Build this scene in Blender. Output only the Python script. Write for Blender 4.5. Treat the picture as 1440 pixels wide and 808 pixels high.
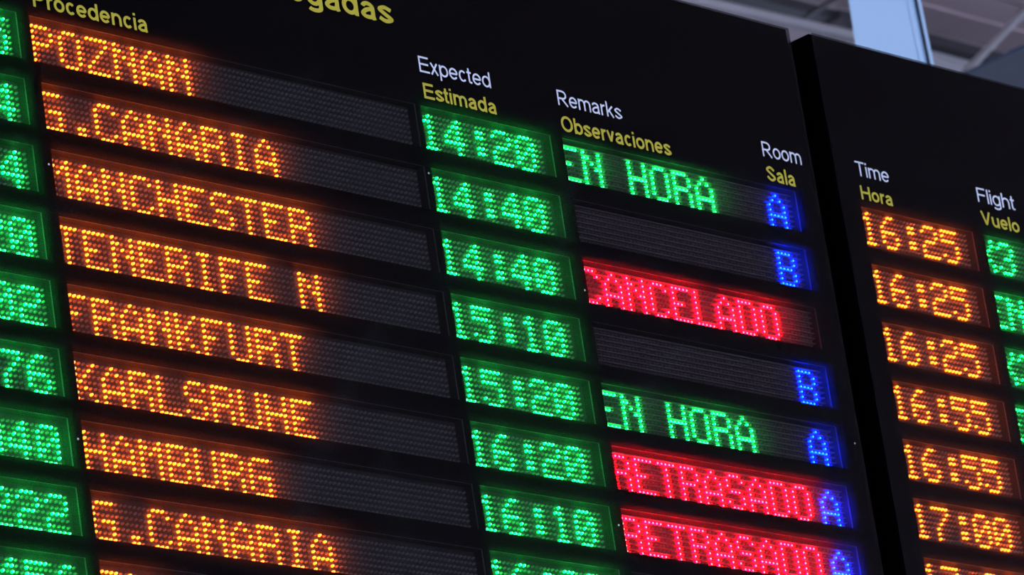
import bpy, bmesh, math, random
from mathutils import Vector, Matrix
random.seed(7)
S = bpy.context.scene
for o in list(bpy.data.objects):
    bpy.data.objects.remove(o)
COL = S.collection
ZB = 4.944                      # height of the lower lip of the first display row above the floor

# ---------------------------------------------------------------- camera
FPX = 7904.2
RC = ((0.68828373, -0.71074459, -0.14528466),
      (0.13787377, 0.32478197, -0.93568558),
      (0.7122193, 0.62398622, 0.32153518))
CAM = Vector((-5.83953, -6.04166, -3.34412 + ZB))
cd = bpy.data.cameras.new('camera')
cam = bpy.data.objects.new('camera', cd)
COL.objects.link(cam)
r_, d_, f_ = (Vector(v) for v in RC)
M = Matrix((r_, -d_, -f_)).transposed().to_4x4()
M.translation = CAM
cam.matrix_world = M
cd.sensor_width = 36
cd.lens = FPX / 1440 * 36
cd.clip_end = 500
cd.dof.use_dof = True
cd.dof.focus_distance = 9.45
cd.dof.aperture_fstop = 13
S.camera = cam

# ---------------------------------------------------------------- daylight and exposure
w = bpy.data.worlds.new('world')
S.world = w
w.use_nodes = True
bg = w.node_tree.nodes['Background']
bg.inputs[0].default_value = (0.6, 0.69, 1.0, 1)
bg.inputs[1].default_value = 3.3
S.view_settings.view_transform = 'Standard'
S.view_settings.look = 'None'
S.view_settings.exposure = 0
S.view_settings.gamma = 1
S.view_settings.use_curve_mapping = False
S.cycles.use_denoising = True


# ---------------------------------------------------------------- materials
def new_mat(name):
    m = bpy.data.materials.new(name)
    m.use_nodes = True
    return m, m.node_tree, m.node_tree.nodes['Principled BSDF']


def plain(name, col, rough=.5, metal=0., noise=0., scale=8., spec=.5, bump=0.):
    m, nt, b = new_mat(name)
    b.inputs['Base Color'].default_value = (*col, 1)
    b.inputs['Roughness'].default_value = rough
    b.inputs['Metallic'].default_value = metal
    b.inputs['Specular IOR Level'].default_value = spec
    if noise or bump:
        tc = nt.nodes.new('ShaderNodeTexCoord')
        n = nt.nodes.new('ShaderNodeTexNoise')
        n.inputs['Scale'].default_value = scale
        n.inputs['Detail'].default_value = 4
        nt.links.new(tc.outputs['Object'], n.inputs['Vector'])
        if noise:
            rmp = nt.nodes.new('ShaderNodeMapRange')
            rmp.inputs['To Min'].default_value = 1 - noise
            rmp.inputs['To Max'].default_value = 1 + noise
            nt.links.new(n.outputs['Fac'], rmp.inputs['Value'])
            mx = nt.nodes.new('ShaderNodeVectorMath')
            mx.operation = 'SCALE'
            mx.inputs[0].default_value = col
            nt.links.new(rmp.outputs[0], mx.inputs['Scale'])
            nt.links.new(mx.outputs[0], b.inputs['Base Color'])
        if bump:
            bp = nt.nodes.new('ShaderNodeBump')
            bp.inputs['Strength'].default_value = bump
            nt.links.new(n.outputs['Fac'], bp.inputs['Height'])
            nt.links.new(bp.outputs[0], b.inputs['Normal'])
    return m


def glow(name, col, strength):
    m = bpy.data.materials.new(name)
    m.use_nodes = True
    nt = m.node_tree
    nt.nodes.clear()
    e = nt.nodes.new('ShaderNodeEmission')
    e.inputs[0].default_value = (*col, 1)
    e.inputs[1].default_value = strength
    out = nt.nodes.new('ShaderNodeOutputMaterial')
    nt.links.new(e.outputs[0], out.inputs[0])
    return m


def glass(name):
    m = bpy.data.materials.new(name)
    m.use_nodes = True
    nt = m.node_tree
    nt.nodes.clear()
    N, L = nt.nodes.new, nt.links.new
    fr = N('ShaderNodeFresnel')
    # the sheet is thin: both of its faces reflect like the outer one
    ge = N('ShaderNodeNewGeometry'); io = N('ShaderNodeMapRange')
    io.inputs['To Min'].default_value = 1.155; io.inputs['To Max'].default_value = 1 / 1.155
    L(ge.outputs['Backfacing'], io.inputs['Value']); L(io.outputs[0], fr.inputs[0])
    tr = N('ShaderNodeBsdfTransparent'); tr.inputs[0].default_value = (.53, .53, .535, 1)      # smoke tint, once for each face
    tl = N('ShaderNodeBsdfTranslucent'); tl.inputs[0].default_value = (.9, .9, .9, 1)
    gl = N('ShaderNodeBsdfGlossy'); gl.inputs['Roughness'].default_value = .03
    # uneven scatter added to the sheet, standing in for lens bloom around lit lamps
    tc = N('ShaderNodeTexCoord')
    ns = N('ShaderNodeTexNoise'); ns.inputs['Scale'].default_value = 2.2; ns.inputs['Detail'].default_value = 5
    L(tc.outputs['Object'], ns.inputs['Vector'])
    mr = N('ShaderNodeMapRange'); mr.inputs['To Min'].default_value = BLOOM * .6; mr.inputs['To Max'].default_value = BLOOM * 1.4
    L(ns.outputs['Fac'], mr.inputs['Value'])
    m1 = N('ShaderNodeMixShader'); L(mr.outputs[0], m1.inputs[0]); L(tr.outputs[0], m1.inputs[1]); L(tl.outputs[0], m1.inputs[2])
    m2 = N('ShaderNodeMixShader'); L(fr.outputs[0], m2.inputs[0]); L(m1.outputs[0], m2.inputs[1]); L(gl.outputs[0], m2.inputs[2])
    out = N('ShaderNodeOutputMaterial'); L(m2.outputs[0], out.inputs[0])
    return m


BLOOM = 0.02
MASK = plain('black satin sheet', (.0006, .0009, .0014), .45, noise=.2, scale=5, spec=0)
CASE = plain('black powder coat', (.001, .001, .0015), .55, noise=.2, scale=9, spec=0)
BEZEL = plain('dark slot reveal', (.016, .017, .02), .6, noise=.25, scale=30, spec=.12)
LIP = plain('pale glint lip', (.32, .32, .34), .35, noise=.5, scale=22)
BOARD = plain('dark circuit resin', (.13, .125, .125), .5, noise=.3, scale=160, spec=.1)
BOARD_RGB = plain('dark colour module resin', (.07, .055, .055), .5, noise=.3, scale=160, spec=.1)
EPOXY = plain('unlit lamp epoxy', (.68, .64, .62), .2, noise=.4, scale=120, spec=.45)
EPOXY_RGB = plain('unlit colour lamp', (.42, .34, .34), .3, noise=.4, scale=120, spec=.3)
LOUVRE = plain('louvre plastic', (.62, .48, .50), .4, noise=.3, scale=90, spec=.2)
GLASS = glass('hazy front sheet')
STEEL = plain('bare steel', (.75, .75, .77), .3, .8)
WHITE = plain('white vinyl letter', (.76, .80, .86), .5)
YELLOW = plain('yellow vinyl letter', (.55, .46, .008), .5)
POST = plain('grey steel post', (.2, .21, .23), .4, .5)
TINT = .28              # what the smoked sheet lets through
def lamp(name, tip, body):
    return (glow(name + ' lamp tip', tip, 1 / TINT), glow(name + ' lamp body', body, 1 / TINT))


LAMP = {'amber': lamp('amber', (3.4, 1.2, .32), (13, 1.25, .03)),
        'green': lamp('green', (.45, 2.8, 1.05), (0, 12, 1.0)),
        'red': lamp('red', (3.5, 1.05, 1.25), (80, 0, .4)),
        'blue': lamp('blue', (.16, 1.3, 3.5), (0, .28, 65))}


# ---------------------------------------------------------------- mesh helpers
def link(name, me, parent=None, loc=(0, 0, 0)):
    o = bpy.data.objects.new(name, me)
    COL.objects.link(o)
    if parent:
        o.parent = parent
    o.location = loc
    return o


class MB:
    def __init__(s):
        s.v, s.f, s.m = [], [], []

    def box(s, x0, x1, y0, y1, z0, z1, mi=0, skip=()):
        n = len(s.v)
        s.v += [(x, y, z) for x in (x0, x1) for y in (y0, y1) for z in (z0, z1)]
        fs = {'x0': (0, 1, 3, 2), 'x1': (4, 6, 7, 5), 'y0': (0, 4, 5, 1), 'y1': (2, 3, 7, 6), 'z0': (0, 2, 6, 4), 'z1': (1, 5, 7, 3)}
        for k, q in fs.items():
            if k not in skip:
                s.f.append(tuple(n + i for i in q)); s.m.append(mi)

    def tube(s, a, b, r, seg=16, mi=0):
        a, b = Vector(a), Vector(b)
        d = (b - a).normalized()
        u = d.orthogonal().normalized(); v = d.cross(u)
        n = len(s.v)
        for p in (a, b):
            for k in range(seg):
                t = 2 * math.pi * k / seg
                s.v.append(tuple(p + (u * math.cos(t) + v * math.sin(t)) * r))
        for k in range(seg):
            j = (k + 1) % seg
            s.f.append((n + k, n + j, n + seg + j, n + seg + k)); s.m.append(mi)
        s.f.append(tuple(n + k for k in reversed(range(seg)))); s.m.append(mi)
        s.f.append(tuple(n + seg + k for k in range(seg))); s.m.append(mi)

    def mesh(s, name, *mats, smooth=False):
        me = bpy.data.meshes.new(name)
        me.from_pydata(s.v, [], s.f)
        for m in mats:
            me.materials.append(m)
        me.polygons.foreach_set('material_index', s.m)
        if smooth:
            me.polygons.foreach_set('use_smooth', [True] * len(s.f))
        me.update()
        return me


def put(name, mb, mats, parent=None, loc=(0, 0, 0), smooth=False):
    return link(name, mb.mesh(name, *mats, smooth=smooth), parent, loc)


def tag(o, label=None, cat=None, group=None, kind=None):
    for k, v in (('label', label), ('category', cat), ('group', group), ('kind', kind)):
        if v:
            o[k] = v
    return o


# one lamp: a little bullet of epoxy standing 6 mm proud of the circuit panel
MM = .001
P = 10 * MM
SEG = 8
PROFILE = ((2.35, 0), (2.35, -2.0), (1.9, -4.7), (1.0, -5.8))      # radius, depth in mm


def add_led(mb, x, z, jit=0., tip=1, body=0):
    n = len(mb.v)
    for r, y in PROFILE:
        for k in range(SEG):
            t = 2 * math.pi * k / SEG
            mb.v.append((x + (r * math.cos(t)) * MM - y * jit * MM, y * MM, z + r * math.sin(t) * MM))
    for q in range(3):
        for k in range(SEG):
            j = (k + 1) % SEG
            mb.f.append((n + q * SEG + k, n + q * SEG + j, n + (q + 1) * SEG + j, n + (q + 1) * SEG + k))
            mb.m.append(tip if q >= 2 else body)
    mb.f.append(tuple(n + 3 * SEG + k for k in range(SEG))); mb.m.append(tip)


GLYPH = {
    'A': '..#.. .#.#. #...# #...# ##### #...# #...#', 'B': '####. #...# #...# ####. #...# #...# ####.',
    'C': '.###. #...# #.... #.... #.... #...# .###.', 'D': '####. #...# #...# #...# #...# #...# ####.',
    'E': '##### #.... #.... ###.. #.... #.... #####', 'F': '##### #.... #.... ###.. #.... #.... #....',
    'G': '.#### #.... #.... #.### #...# #...# .####', 'H': '#...# #...# #...# ##### #...# #...# #...#',
    'I': '.###. ..#.. ..#.. ..#.. ..#.. ..#.. .###.', 'K': '#...# #..#. #.#.. ##... #.#.. #..#. #...#',
    'L': '#.... #.... #.... #.... #.... #.... #####', 'M': '#...# ##.## #.#.# #...# #...# #...# #...#',
    'N': '#...# ##..# #.#.# #..## #...# #...# #...#', 'O': '.###. #...# #...# #...# #...# #...# .###.',
    'P': '####. #...# #...# ####. #.... #.... #....', 'R': '####. #...# #...# ####. #...# #...# #...#',
    'S': '.###. #...# #.... .###. ....# #...# .###.', 'T': '##### ..#.. ..#.. ..#.. ..#.. ..#.. ..#..',
    'U': '#...# #...# #...# #...# #...# #...# .###.', 'X': '#...# #...# .#.#. ..#.. .#.#. #...# #...#',
    'Z': '##### ....# ...#. ..#.. .#... #.... #####',
    '0': '.###. #...# #..## #.#.# ##..# #...# .###.', '1': '..#.. .##.. ..#.. ..#.. ..#.. ..#.. .###.',
    '2': '.###. #...# ....# .###. #.... #.... #####', '3': '.###. #...# ....# ..##. ....# #...# .###.',
    '4': '...#. ..##. .#.#. #..#. ##### ...#. ...#.', '5': '##### #.... ####. ....# ....# #...# .###.',
    '6': '..##. .#... #.... ####. #...# #...# .###.', '7': '##### ....# ...#. ..#.. .#... .#... .#...',
    '.': '..... ..... ..... ..... ..... ..##. ..##.', ':': '..... ..##. ..##. ..... ..##. ..##. .....',
}
GLYPH = {k: [(c, r) for r, row in enumerate(v.split()) for c, ch in enumerate(row) if ch == '#'] for k, v in GLYPH.items()}
_chars = {}


def char_mesh(ch, colour):
    if (ch, colour) not in _chars:
        mb = MB()
        for c, r in GLYPH[ch]:
            add_led(mb, c * P, -r * P)
        _chars[ch, colour] = mb.mesh('lit_character', LAMP[colour][1], LAMP[colour][0])
    return _chars[ch, colour]


YP = 20 * MM            # depth of the circuit panel behind the mask
ROW = 114.8 * MM


def display(board, x0, x1, zb, u, v, ncol, runs, label, rgb=False, zt=None):
    """x0..x1, zb: the slot in the mask; u, v: first lamp; runs: (column, text, colour)."""
    zt = zb + 80 * MM if zt is None else zt
    mb = MB()
    mb.box(x0 - .004, x1 + .004, YP, YP + .004, zb - .004, zt + .004)
    root = put('led_display', mb, [BOARD_RGB if rgb else BOARD], board)
    root['label'] = label
    b = MB()                                     # the reveal of the slot, with a thin lip
    t = .0018
    y0, y1 = .0022, YP - .0002
    b.box(x0 - t, x0, y0, y1, zb - t, zt + t)
    b.box(x1, x1 + t, y0, y1, zb - t, zt + t)
    b.box(x0, x1, y0, y1, zb - t, zb)
    b.box(x0, x1, y0, y1, zt, zt + t)
    b.box(x1 - .0009, x1 - .0001, .0004, y0, zb, zt, 1)          # pale strips stand in for glints on the far side and top lip
    b.box(x0, x1, .0004, .0012, zt - .0007, zt - .0001, 1)
    put('slot_reveal', b, [BEZEL, LIP], root)
    lit = set()
    for c0, text, colour in runs:
        for i, ch in enumerate(text):
            if ch == ' ':
                continue
            cc = c0 + 6 * i
            for c, r in GLYPH[ch]:
                lit.add((cc + c, r))
            link('lit_character', char_mesh(ch, colour), root, (u + cc * P, YP, v))
    ub = MB()
    for c in range(ncol):
        if u + c * P > x1 - .003 or u + c * P < x0 + .0025:
            continue
        for r in range(7):
            if (c, r) not in lit:
                add_led(ub, u + c * P, v - r * P, random.uniform(-.07, .07), 0, 0)
    o = put('unlit_lamps', ub, [EPOXY_RGB if rgb else EPOXY], root, (0, YP, 0), smooth=True)
    o['kind'] = 'stuff'
    if rgb:
        lb = MB()
        for r in range(8):
            z = v - r * P + .5 * P
            if zb + .001 < z < zt - .001:
                lb.box(x0, x1, YP - .0068, YP, z - .0008, z + .0008)
        put('louvres', lb, [LOUVRE], root)
    return root


def mask(board, xa, xb, za, zb, slots):
    """front sheet with its openings; slots: {row: [(x0, x1, z0, z1) ...]}"""
    mb = MB()
    ycur = zb
    for k in sorted(slots):
        row = sorted(slots[k])
        z0, z1 = row[0][2], row[0][3]
        mb.box(xa, xb, 0, .002, z1, ycur)
        xc = xa
        for (p, q, _, _) in row:
            mb.box(xc, p, 0, .002, z0, z1)
            xc = q
        mb.box(xc, xb, 0, .002, z0, z1)
        ycur = z0
    mb.box(xa, xb, 0, .002, za, ycur)
    return put('front_mask', mb, [MASK], board)


# a plain grotesque alphabet drawn as pen strokes; cap height 1, x-height .73
XH = .73


def arc(cx, cy, rx, ry, a0, a1, n=14):
    return [(cx + rx * math.cos(math.radians(a0 + (a1 - a0) * i / n)), cy + ry * math.sin(math.radians(a0 + (a1 - a0) * i / n))) for i in range(n + 1)]


def spline(pts, n=6):
    out = []
    q = [pts[0]] + pts + [pts[-1]]
    for i in range(1, len(q) - 2):
        for k in range(n):
            t = k / n
            out.append(tuple(.5 * ((2 * q[i][c]) + (-q[i - 1][c] + q[i + 1][c]) * t + (2 * q[i - 1][c] - 5 * q[i][c] + 4 * q[i + 1][c] - q[i + 2][c]) * t * t
                                   + (-q[i - 1][c] + 3 * q[i][c] - 3 * q[i + 1][c] + q[i + 2][c]) * t ** 3) for c in (0, 1)))
    return out + [pts[-1]]


def pen(ch, h):
    """strokes and advance of one letter, h = half the stroke width"""
    m = .065 + h                                   # centre line of a left stem
    T, X, B = 1 - h, XH - h, h
    w = {'a': .75, 'c': .69, 'e': .76, 'i': 2 * m, 'l': 2 * m, 'm': 1.14, 'r': .47, 's': .68, 't': .40, 'v': .68, 'x': .68, 'k': .70,
         'E': .90, 'F': .83, 'H': .97, 'L': .76, 'O': 1.04, 'P': .90, 'R': .97, 'S': .90, 'T': .84, 'V': .92}.get(ch, .77)
    r = w - m
    c = w / 2
    bx, by, cy = c - .045 - h, XH / 2 - h, XH / 2
    up = lambda x, t: [(x, 0), (x, t)]
    ar = .27
    if ch == 'o': s = [arc(c, cy, bx, by, 0, 360, 28)]
    elif ch == 'O': s = [arc(c, .5, c - .055 - h, .5 - h, 0, 360, 32)]
    elif ch == 'c': s = [arc(c + .015, cy, bx, by, 42, 318, 22)]
    elif ch == 'e': s = [[(c - bx, cy), (c + bx, cy)], arc(c, cy, bx, by, 0, 322, 24)]
    elif ch in 'dbpg':
        left = ch in 'bp'
        sx = m if left else r
        q = c + (.02 if left else -.02)
        s = [arc(q, cy, bx - .01, by, 0, 360, 28)]
        if ch in 'db': s.append(up(sx, 1))
        elif ch == 'p': s.append([(sx, -.27), (sx, XH)])
        else: s.append([(sx, XH), (sx, -.04)] + arc(q, -.05, sx - q, .22 - h, 0, -150)[1:])
    elif ch == 'a':
        s = [arc(c - .02, X - .19, r - .04 - c + .02, .19, 165, 0) + [(r - .04, .12), (r, .0)],
             [(r - .04, .45)] + spline([(c, .405), (.17 + h, .34), (.05 + h, .2), (.14 + h, h + .02), (c - .04, h), (r - .09, .11), (r - .045, .25)])]
    elif ch in 'nh': s = [up(m, 1 if ch == 'h' else XH), arc((m + r) / 2, X - ar, (r - m) / 2, ar, 180, 0) + [(r, 0)]]
    elif ch == 'm':
        k = (m + r) / 2
        s = [up(m, XH), arc((m + k) / 2, X - .22, (k - m) / 2, .22, 180, 0) + [(k, 0)], arc((k + r) / 2, X - .22, (r - k) / 2, .22, 180, 0) + [(r, 0)]]
    elif ch == 'u': s = [up(r, XH), [(m, XH)] + arc((m + r) / 2, B + ar, (r - m) / 2, ar, 180, 360)]
    elif ch == 'r': s = [up(m, XH), arc(m + .26, X - .27, .26, .27, 180, 82)]
    elif ch == 's': s = [spline([(.60, .56), (c, X), (.09 + h * .5, .54), (c, cy + .005), (.63 - h * .5, .19), (c, B), (.05 + h * .5, .19)])]
    elif ch == 'S': s = [spline([(w - .12, .74), (c, T), (.08 + h, .75), (c, .51), (w - .06 - h, .26), (c, B), (.06 + h * .7, .28)])]
    elif ch == 't': s = [[(.17, .94), (.17, .16)] + arc(.30, .16, .13, .16 - h, 180, 262, 6)[1:] + [(.37, B + .005)], [(.02, X), (.36, X)]]
    elif ch == 'i': s = [up(m, XH), [(m, 1 - .001), (m, .86)]]
    elif ch == 'l': s = [up(m, 1)]
    elif ch == 'k': s = [up(m, 1), [(m, .27), (r, XH)], [(m + .17, .42), (r + .03, 0)]]
    elif ch in 'vV':
        t = 1 if ch == 'V' else XH
        s = [[(.03 + h, t), (c, h * .7)], [(w - .03 - h, t), (c, h * .7)]]
    elif ch == 'x': s = [[(.04 + h, XH), (w - .04 - h, 0)], [(w - .05 - h, XH), (.04 + h, 0)]]
    elif ch in 'EF':
        s = [up(m, 1), [(m, T), (w - .07, T)], [(m, .52), (w - .11, .52)]]
        if ch == 'E': s.append([(m, B), (w - .05, B)])
    elif ch == 'H': s = [up(m, 1), up(r, 1), [(m, .52), (r, .52)]]
    elif ch == 'L': s = [up(m, 1), [(m, B), (w - .03, B)]]
    elif ch == 'T': s = [up(c, 1), [(.03, T), (w - .03, T)]]
    elif ch in 'PR':
        k = .5 * (T - .47)
        e = w - (.10 if ch == 'P' else .14) - h - k * 1.15
        s = [up(m, 1), [(m, T), (e, T)] + arc(e, T - k, k * 1.15, k, 90, -90, 12) + [(m, .47)]]
        if ch == 'R': s.append([(e - .08, .47), (w - .05 - h, 0)])
    return s, w


def on_sheet(x, y, z):
    k = .0081 / 6.0417
    return x - k * (x + 5.8395), y - .0081, z - k * (z + 3.344)


def text_part(board, body, x0, x1, zbase, cap, mat, half, label, name='lettering'):
    mb = MB()
    pos, n = 0, 0
    for ch in body:
        strokes, adv = pen(ch, half)
        for st in strokes:
            pts = [Vector((x + pos, z)) for x, z in st]
            pts = [p for i, p in enumerate(pts) if i == 0 or (p - pts[i - 1]).length > 1e-5]
            closed = (pts[0] - pts[-1]).length < 1e-3
            if closed: pts = pts[:-1]
            N = len(pts)
            y = -.0004 - (n % 5) * .00002
            n += 1
            b = len(mb.v)
            for i, p in enumerate(pts):
                a = pts[i - 1] if (i or closed) else None
                c = pts[(i + 1) % N] if (i < N - 1 or closed) else None
                d1 = (p - a).normalized() if a is not None else (c - p).normalized()
                d2 = (c - p).normalized() if c is not None else d1
                t = d1 + d2
                t = t.normalized() if t.length > 1e-4 else d1
                nn = Vector((-t.y, t.x)) * (half / max(.5, t.dot(d1)))
                for q, yy in ((p + nn, y), (p - nn, y), (p + nn, -.00005), (p - nn, -.00005)):
                    mb.v.append((q.x, yy, q.y))
            for i in range(N if closed else N - 1):
                u, v = b + 4 * i, b + 4 * ((i + 1) % N)
                for f in ((u, v, v + 1, u + 1), (u, u + 2, v + 2, v), (u + 1, v + 1, v + 3, u + 3)):
                    mb.f.append(f); mb.m.append(0)
            if not closed:
                for u in (b, b + 4 * (N - 1)):
                    mb.f.append((u, u + 1, u + 3, u + 2)); mb.m.append(0)
        pos += adv
    xs = [q[0] for q in mb.v]
    a, sc = min(xs), (x1 - x0) / (max(xs) - min(xs))
    # the letters are stuck on the outer face of the sheet
    mb.v = [(*on_sheet(x0 + (x - a) * sc, y, zbase + z * cap),) for x, y, z in mb.v]
    r = put(name, mb, [mat], board)
    r['label'] = label
    return r


def board_root(label, xc, name):
    o = bpy.data.objects.new(name, None)
    COL.objects.link(o)
    o.location = (xc, 0, 0)
    return tag(o, label, 'flight board')


def cabinet(board, xa, xb, za, zb):
    mb = MB()
    mb.box(xa, xb, .026, .25, za, zb)                                   # body behind the panels
    mb.box(xa, xa + .003, .002, .026, za, zb); mb.box(xb - .003, xb, .002, .026, za, zb)
    mb.box(xa, xb, .002, .026, za, za + .003); mb.box(xa, xb, .002, .026, zb - .003, zb)
    put('cabinet', mb, [CASE], board)
    g = MB()
    g.box(xa + .001, xb - .001, -.008, -.005, za + .001, zb - .001)
    put('front_sheet', g, [GLASS], board)
    for x in (xa + .18 * (xb - xa), xb - .18 * (xb - xa)):
        p = MB()
        p.box(x - .05, x + .05, .251, .351, -ZB, zb - .1)
        p.box(x - .14, x + .14, .17, .43, -ZB, -ZB + .02)
        put('support_post', p, [POST], board)


def screw(board, x, z, r=.0017):
    mb = MB()
    x, _, z = on_sheet(x, 0, z)
    mb.tube((x, -.0079, z), (x, -.0087, z), r, 12)
    put('screw', mb, [STEEL], board)


def mm(*a):
    return [q * MM for q in a]


# ---------------------------------------------------------------- hall: floor, roof deck
DECK = plain('brown grey deck sheet', (.60, .46, .47), .5, noise=.18, scale=1.5)
DECKJ = plain('roof slab', (.07, .065, .075), .7)
FLOOR = plain('pale terrazzo', (.32, .31, .31), .3, noise=.15, scale=6)
RAIL = plain('pale grey tube paint', (.42, .40, .40), .4, noise=.12, scale=4)
DARKS = plain('dark brown steel', (.035, .03, .034), .6)
PANELW = plain('pale blue white cladding', (.50, .72, .90), .45, noise=.02, scale=3)
NAVY = plain('dark blue gasket', (.006, .012, .03), .5)
SLATE = plain('slate blue sheet', (.018, .036, .07), .6, noise=.35, scale=7)

ZC = 11.0
mb = MB(); mb.box(-30, 50, -40, 45, -.3, 0)
tag(put('floor', mb, [FLOOR]), kind='structure')
mb = MB(); mb.box(-26, 46, -20, 40, ZC + .06, ZC + .4)
ceil = tag(put('ceiling', mb, [DECKJ]), kind='structure')
# long deck panels run along X, each its own sheet with a lapped joint
PW = .42
pm = MB()
pm.box(-26, 46, .006, PW - .012, .0, .055)
pm.box(-26, 46, PW * .47, PW * .53, -.012, 0)
pmesh = pm.mesh('ceiling_panel', DECK)
for i in range(142):
    o = link('ceiling_panel', pmesh, ceil, (0, -19.8 + i * PW, ZC + (.003 if i % 3 else .0)))


def at(px, py, z=None, dist=None):
    d = (r_ * ((px - 720) / FPX) + d_ * ((py - 404) / FPX) + f_)
    if z is not None:
        return CAM + d * ((z - CAM.z) / d.z)
    return CAM + d * (dist / d.length)


def thing(name, mb, mats, label, cat, smooth=False, group=None):
    return tag(put(name, mb, mats, smooth=smooth), label, cat, group)


# ---------------------------------------------------------------- the left board (arrivals)
BL = board_root('wide black arrivals board with amber city names, green times and red remarks', .8, 'arrivals_board')
BL.location = (0, 0, ZB)
XA, XB, ZA, ZT = mm(-760, 1936, -1010, 414)
px0 = [-5.4, 2.6, 5.2, 4.2, 3.0, -2.9, -4.8, -3.9, -4]
ex0 = [893, 895.7, 897, 897.3, 896.7, 897.2, 897.4, 897, 897]
rx0 = [1250.3, 1254, 1253.9, 1252.9, 1249.8, 1250.3, 1248.6, 1249, 1249]
PU = [(13.7, 72.4), (12.1, 70.9), (11.9, 70.5), (12.2, 70.3), (12.2, 69.6), (12.8, 69.3), (15.3, 68.8), (13.9, 68.3), (15.9, 68.2)]
EU = [(907.1, 72.3), (906.3, 71.6), (906.7, 71.7), (906.7, 71.2), (906.4, 70.0), (908.8, 70.0), (908.4, 69.4), (908.6, 69.0), (908.6, 69)]
RU = [(1259.6, 70.1), (1260, 70), (1261.6, 69.7), (1260, 69.5), (1259.6, 68.9), (1264.8, 68.6), (1266.4, 68.7), (1265, 68.7), (1265, 68.7)]
FU = [(-86.6, 71.9), (-87.6, 70.2), (-87.3, 70.3), (-86.5, 69.8), (-85.6, 69.5), (-85.1, 69.3), (-83.6, 67.0), (-83.2, 68.0), (-82, 67.6)]
CITY = ['POZNAN', 'G.CANARIA', 'MANCHESTER', 'TENERIFE N', 'FRANKFURT', 'KARLSRUHE', 'HAMBURG', 'G.CANARIA', 'DU']
EST = ['14:20', '14:40', '14:40', '15:10', '15:20', '16:20', '16:10', '16:20', '']
REM = [('EN HORA', 'green'), ('', ''), ('CANCELADO', 'red'), ('', ''), ('EN HORA', 'green'), ('RETRASADO', 'red'), ('RETRASADO', 'red'), ('', ''), ('', '')]
ROOM = ['A', 'B', '', 'B', 'A', 'A', 'A', '', '']
FLT = ['  5', '  4', '  4', ' 20', ' 02', ' 76', '040', '222', '456']
ORD = ['first', 'second', 'third', 'fourth', 'fifth', 'sixth', 'seventh', 'eighth', 'ninth']
slots = {}
for k in range(9):
    zb = -k * ROW
    zt = zb + .080
    fs = mm(-330, -32)
    ps = mm(px0[k], 880)
    es = mm(ex0[k], 1220)
    rs = mm(rx0[k], 1881)
    slots[k] = [(a, b, zb, zt) for a, b in (fs, ps, es, rs)]
    o_ = ORD[k] + ' row'
    u, v = mm(*FU[k])
    display(BL, *fs, zb, u - .24, zb + v, 31, [(6 + 6 * i + 6, ch, 'green') for i, ch in enumerate(FLT[k]) if ch != ' '],
            'green flight number display ending in %s, %s' % (FLT[k].strip(), o_))
    u, v = mm(*PU[k])
    display(BL, *ps, zb, u, zb + v, 87, [(0, CITY[k], 'amber')],
            ('amber display reading %s, %s' % (CITY[k], o_)) if k < 8 else 'amber city display in the lowest row')
    u, v = mm(*EU[k])
    display(BL, *es, zb, u, zb + v, 31, [(0, EST[k], 'green')],
            ('green expected time display reading %s, %s' % (EST[k], o_)) if EST[k] else 'dark expected time display in the lowest row')
    u, v = mm(*RU[k])
    t, c = REM[k]
    runs = ([(0, t, c)] if t else []) + ([(56, ROOM[k], 'blue')] if ROOM[k] else [])
    lab = ('%s remark %s' % (c, t) if t else 'unlit remark') + (' with blue room letter %s' % ROOM[k] if ROOM[k] else '') + ', ' + o_
    display(BL, *rs, zb, u, zb + v, 62, runs, lab, rgb=True)
mask(BL, XA, XB, ZA, ZT, slots)
cabinet(BL, XA, XB, ZA, ZT)
LETTERS = [('Procedencia', 7.5, 258.5, 97.5, 30, YELLOW, .076), ('Expected', 904.8, 1083, 144.5, 30, WHITE, .055),
           ('Estimada', 906.5, 1087.5, 95.5, 29, YELLOW, .076), ('Remarks', 1254.8, 1423.5, 143.5, 29.5, WHITE, .055),
           ('Observaciones', 1254, 1544.5, 93.8, 30, YELLOW, .076), ('Room', 1805.5, 1914.5, 137.5, 30, WHITE, .055),
           ('Sala', 1806.5, 1885.5, 89.5, 30, YELLOW, .076), ('Llegadas', 544, 857.5, 222.8, 45, YELLOW, .082)]
for t, a, b, z, cap, m, bold in LETTERS:
    text_part(BL, t, a * MM, b * MM, z * MM, cap * MM, m, bold,
              '%s heading reading %s' % ('large yellow' if cap > 40 else 'white' if m is WHITE else 'yellow', t))
for x, z in ((-3.5, -177.7), (-16, -641.7), (1236.6, -641.4), (1246, -208.1), (1927.3, -406), (888, -46.7)):
    screw(BL, x * MM, z * MM)

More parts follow.
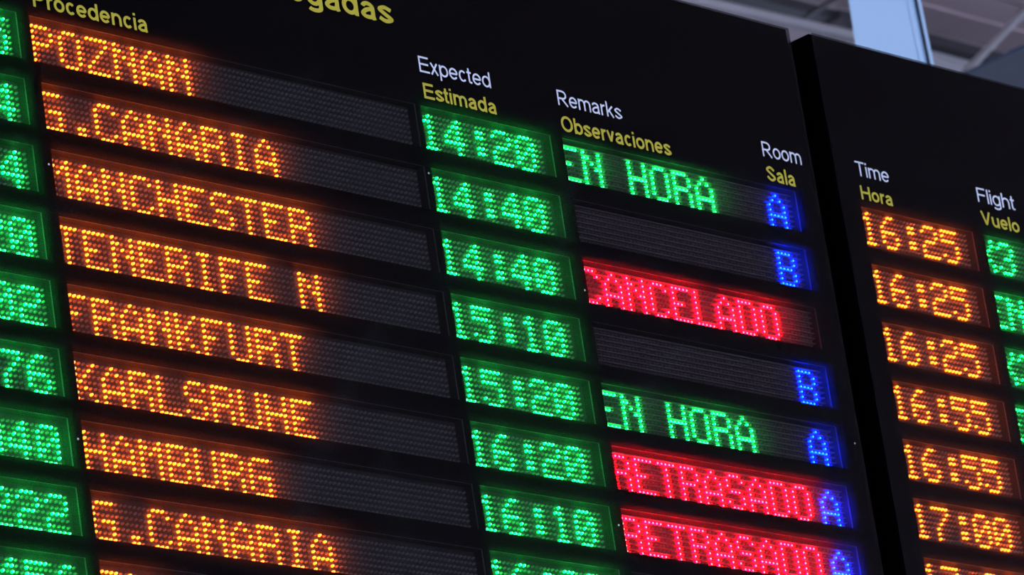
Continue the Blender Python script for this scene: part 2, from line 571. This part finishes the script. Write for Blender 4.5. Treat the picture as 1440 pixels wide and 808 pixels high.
# ---------------------------------------------------------------- the right board
BR = board_root('black flight board standing right of the wide one, beginning with Time and Flight columns', 2.6, 'arrivals_board')
BR.location = (0, 0, ZB)
XA, XB, ZA, ZT = mm(2003, 3900, -1010, 418)
HU = [(2085.8, 77.4), (2084.5, 76.1), (2084.8, 76.5), (2084.8, 76.6), (2085.5, 75.5), (2085.3, 74.7), (2084.3, 73.6), (2084.3, 73), (2084, 73)]
VU = [(2435.3, 77.8), (2436.1, 77.3), (2437.3, 78.1), (2437, 77.5), (2437, 77), (2437, 76.5), (2437, 76), (2437, 76), (2437, 76)]
HORA = ['16:25', '16:25', '16:25', '16:55', '16:55', '17:00', '17:20', '', '']
VUE = ['X3', 'EN', 'X3', 'EN', '', '', '', '', '']
slots = {}
for k in range(9):
    zb = -k * ROW + .0005
    zt = zb + .080
    hs = mm(2070, 2401)
    vs = mm(2434, 2812)
    slots[k] = [(a, b, zb, zt) for a, b in (hs, vs)]
    o_ = ORD[k] + ' row'
    u, v = mm(*HU[k])
    display(BR, *hs, zb, u, zb + v, 32, [(0, HORA[k], 'amber')],
            ('amber time display reading %s, %s' % (HORA[k], o_)) if HORA[k] else 'dark time display, ' + o_)
    u, v = mm(*VU[k])
    display(BR, *vs, zb, u, zb + v, 37, [(0, VUE[k], 'green')],
            ('green flight display starting %s, %s' % (VUE[k], o_)) if VUE[k] else 'dark flight display, ' + o_, rgb=False)
mask(BR, XA, XB, ZA, ZT, slots)
cabinet(BR, XA, XB, ZA, ZT)
for t, a, b, z, cap, m, bold in [('Time', 2073.5, 2170, 143.5, 29.5, WHITE, .055), ('Hora', 2076.5, 2168, 96, 28, YELLOW, .076),
                                 ('Flight', 2436.5, 2551, 148.4, 30, WHITE, .055), ('Vuelo', 2436.7, 2552.5, 101.5, 28.5, YELLOW, .076)]:
    text_part(BR, t, a * MM, b * MM, z * MM, cap * MM, m, bold, '%s heading reading %s' % ('white' if m is WHITE else 'yellow', t))

# ---------------------------------------------------------------- pillar behind the boards
pc = at(1250, 60, dist=15.5)
vd = pc - CAM
h_ = Vector((vd.y, -vd.x, 0)).normalized()            # faces the open side of the hall, across the view
ang = math.atan2(h_.y, h_.x)


def pillar_section(w0, w1, d, rad):                   # tapered, rounded on one edge
    mb = MB()
    for z, wv in ((0, w0), (ZC, w1)):
        pts = [(-wv, 0), ]
        for k in range(17):
            t = math.pi / 2 * k / 16
            pts.append((wv - rad + rad * math.sin(t), rad - rad * math.cos(t)))
        pts += [(wv, d), (-wv, d)]
        n = len(pts)
        mb.v += [(x, y, z) for x, y in pts]
    for k in range(n):
        j = (k + 1) % n
        mb.f.append((k, j, n + j, n + k)); mb.m.append(0)
    mb.f.append(tuple(reversed(range(n)))); mb.m.append(0)
    mb.f.append(tuple(range(n, 2 * n))); mb.m.append(0)
    return mb


proot = bpy.data.objects.new('pillar', None)
COL.objects.link(proot)
proot.location = (pc.x, pc.y, 0)
proot.rotation_euler = (0, 0, ang)
tag(proot, 'pale blue white clad pillar with dark seam rising behind the right board', 'pillar')
zc = pc.z
sl = .021                                            # half-width lost per metre of height
wc = .0915
put('cladding', pillar_section(wc + sl * zc, wc - sl * (ZC - zc), .22, .022), [PANELW], proot)
for nm, a, b, y, m in (('gasket', -.006, .010, .02, NAVY), ('edge_strip', .009, .0175, .004, PANELW)):
    mb = MB()
    for z in (0, ZC):
        e = wc - sl * (z - zc)
        mb.v += [(e + a, y, z), (e + b, y, z), (e + b, .2, z), (e + a, .2, z)]
    mb.f = [(0, 1, 5, 4), (1, 2, 6, 5), (2, 3, 7, 6), (3, 0, 4, 7), (3, 2, 1, 0), (4, 5, 6, 7)]
    mb.m = [0] * 6
    put(nm, mb, [m], proot)

# ---------------------------------------------------------------- roof steel seen above the boards
def tube_thing(a, b, r, mat, label, cat='roof tube', name='roof_tube', group=None):
    mb = MB()
    mb.tube(a, b, r, 20)
    return thing(name, mb, [mat], label, cat, smooth=False, group=group)


a = at(1003, 7, z=10.3); b = at(1189, 49, z=10.3)
dv = (b - a)
tube_thing(a - dv * 6, b + dv * .15, .027, RAIL, 'thick pale grey roof tube running just above the left board')
a = at(1357, 102, z=10.35); b = at(1440, 16, z=ZC)
tube_thing(a - (b - a) * .3, b, .018, RAIL, 'thin pale grey diagonal roof tube to the right of the pillar')
a = at(1130, 25, z=10.6); b = at(1215, -25, z=10.98)
tube_thing(a, b, .012, DARKS, 'thin dark diagonal brace left of the pillar')


def beam(px, py, z, h, dy, mat, label, x0=-14, x1=20):
    c = at(px, py, z=z)
    mb = MB()
    mb.box(c.x + x0, c.x + x1, c.y - dy / 2, c.y + dy / 2, z - h / 2, z + h / 2)
    return thing('roof_beam', mb, [mat], label, 'beam')


beam(1340, 72, ZC - .06, .05, .12, DARKS, 'dark brown roof beam seen right of the pillar under the deck', x0=-.9)
beam(1335, 90, ZC - .12, .03, .10, RAIL, 'pale roof purlin just below the dark beam', x0=-.7)
beam(1080, 4, ZC - .05, .05, .1, DARKS, 'dark roof beam above the left board', x1=2.0)
c = at(1403, 84, z=9.7)
mb = MB(); mb.box(c.x, c.x + 3, c.y - 1.2, c.y + 5, 9.70, 9.715)
for dx in (.3, 2.7):
    for dy in (-.8, 4.4):
        mb.tube((c.x + dx + .1, c.y + dy, 9.71), (c.x + dx + .1, c.y + dy, ZC - .02), .006, 8)
thing('soffit_panel', mb, [SLATE], 'slate blue flat panel hung under the roof at the right edge', 'panel')

# unseen pale tubes added under the roof, shaped so their reflections streak the sheet
STREAK = plain('white tube paint', (.88, .88, .9), .4)
for pts, rad in (([(660, 375), (600, 405), (548, 448), (510, 500), (484, 560), (468, 630)], .022), ([(455, 92), (370, 158), (225, 245), (60, 302)], .016),
                 ([(1035, 450), (985, 470), (930, 520), (895, 590)], .016), ([(455, 600), (432, 680), (420, 790)], .018),
                 ([(538, 610), (552, 690), (575, 790)], .013), ([(812, 245), (795, 300), (790, 360)], .013), ([(1310, 370), (1292, 440), (1285, 520)], .013)):
    wp = []
    for x, y in spline(pts, 5):
        p = at(x, y, z=10.6 + .0015 * (x - 700))
        wp.append((p.x, -p.y - .013, p.z))
    mb = MB()
    for p, q in zip(wp, wp[1:]):
        mb.tube(p, q, rad * 1.9, 10)
    tag(put('streak_tube', mb, [STREAK]), kind='structure')
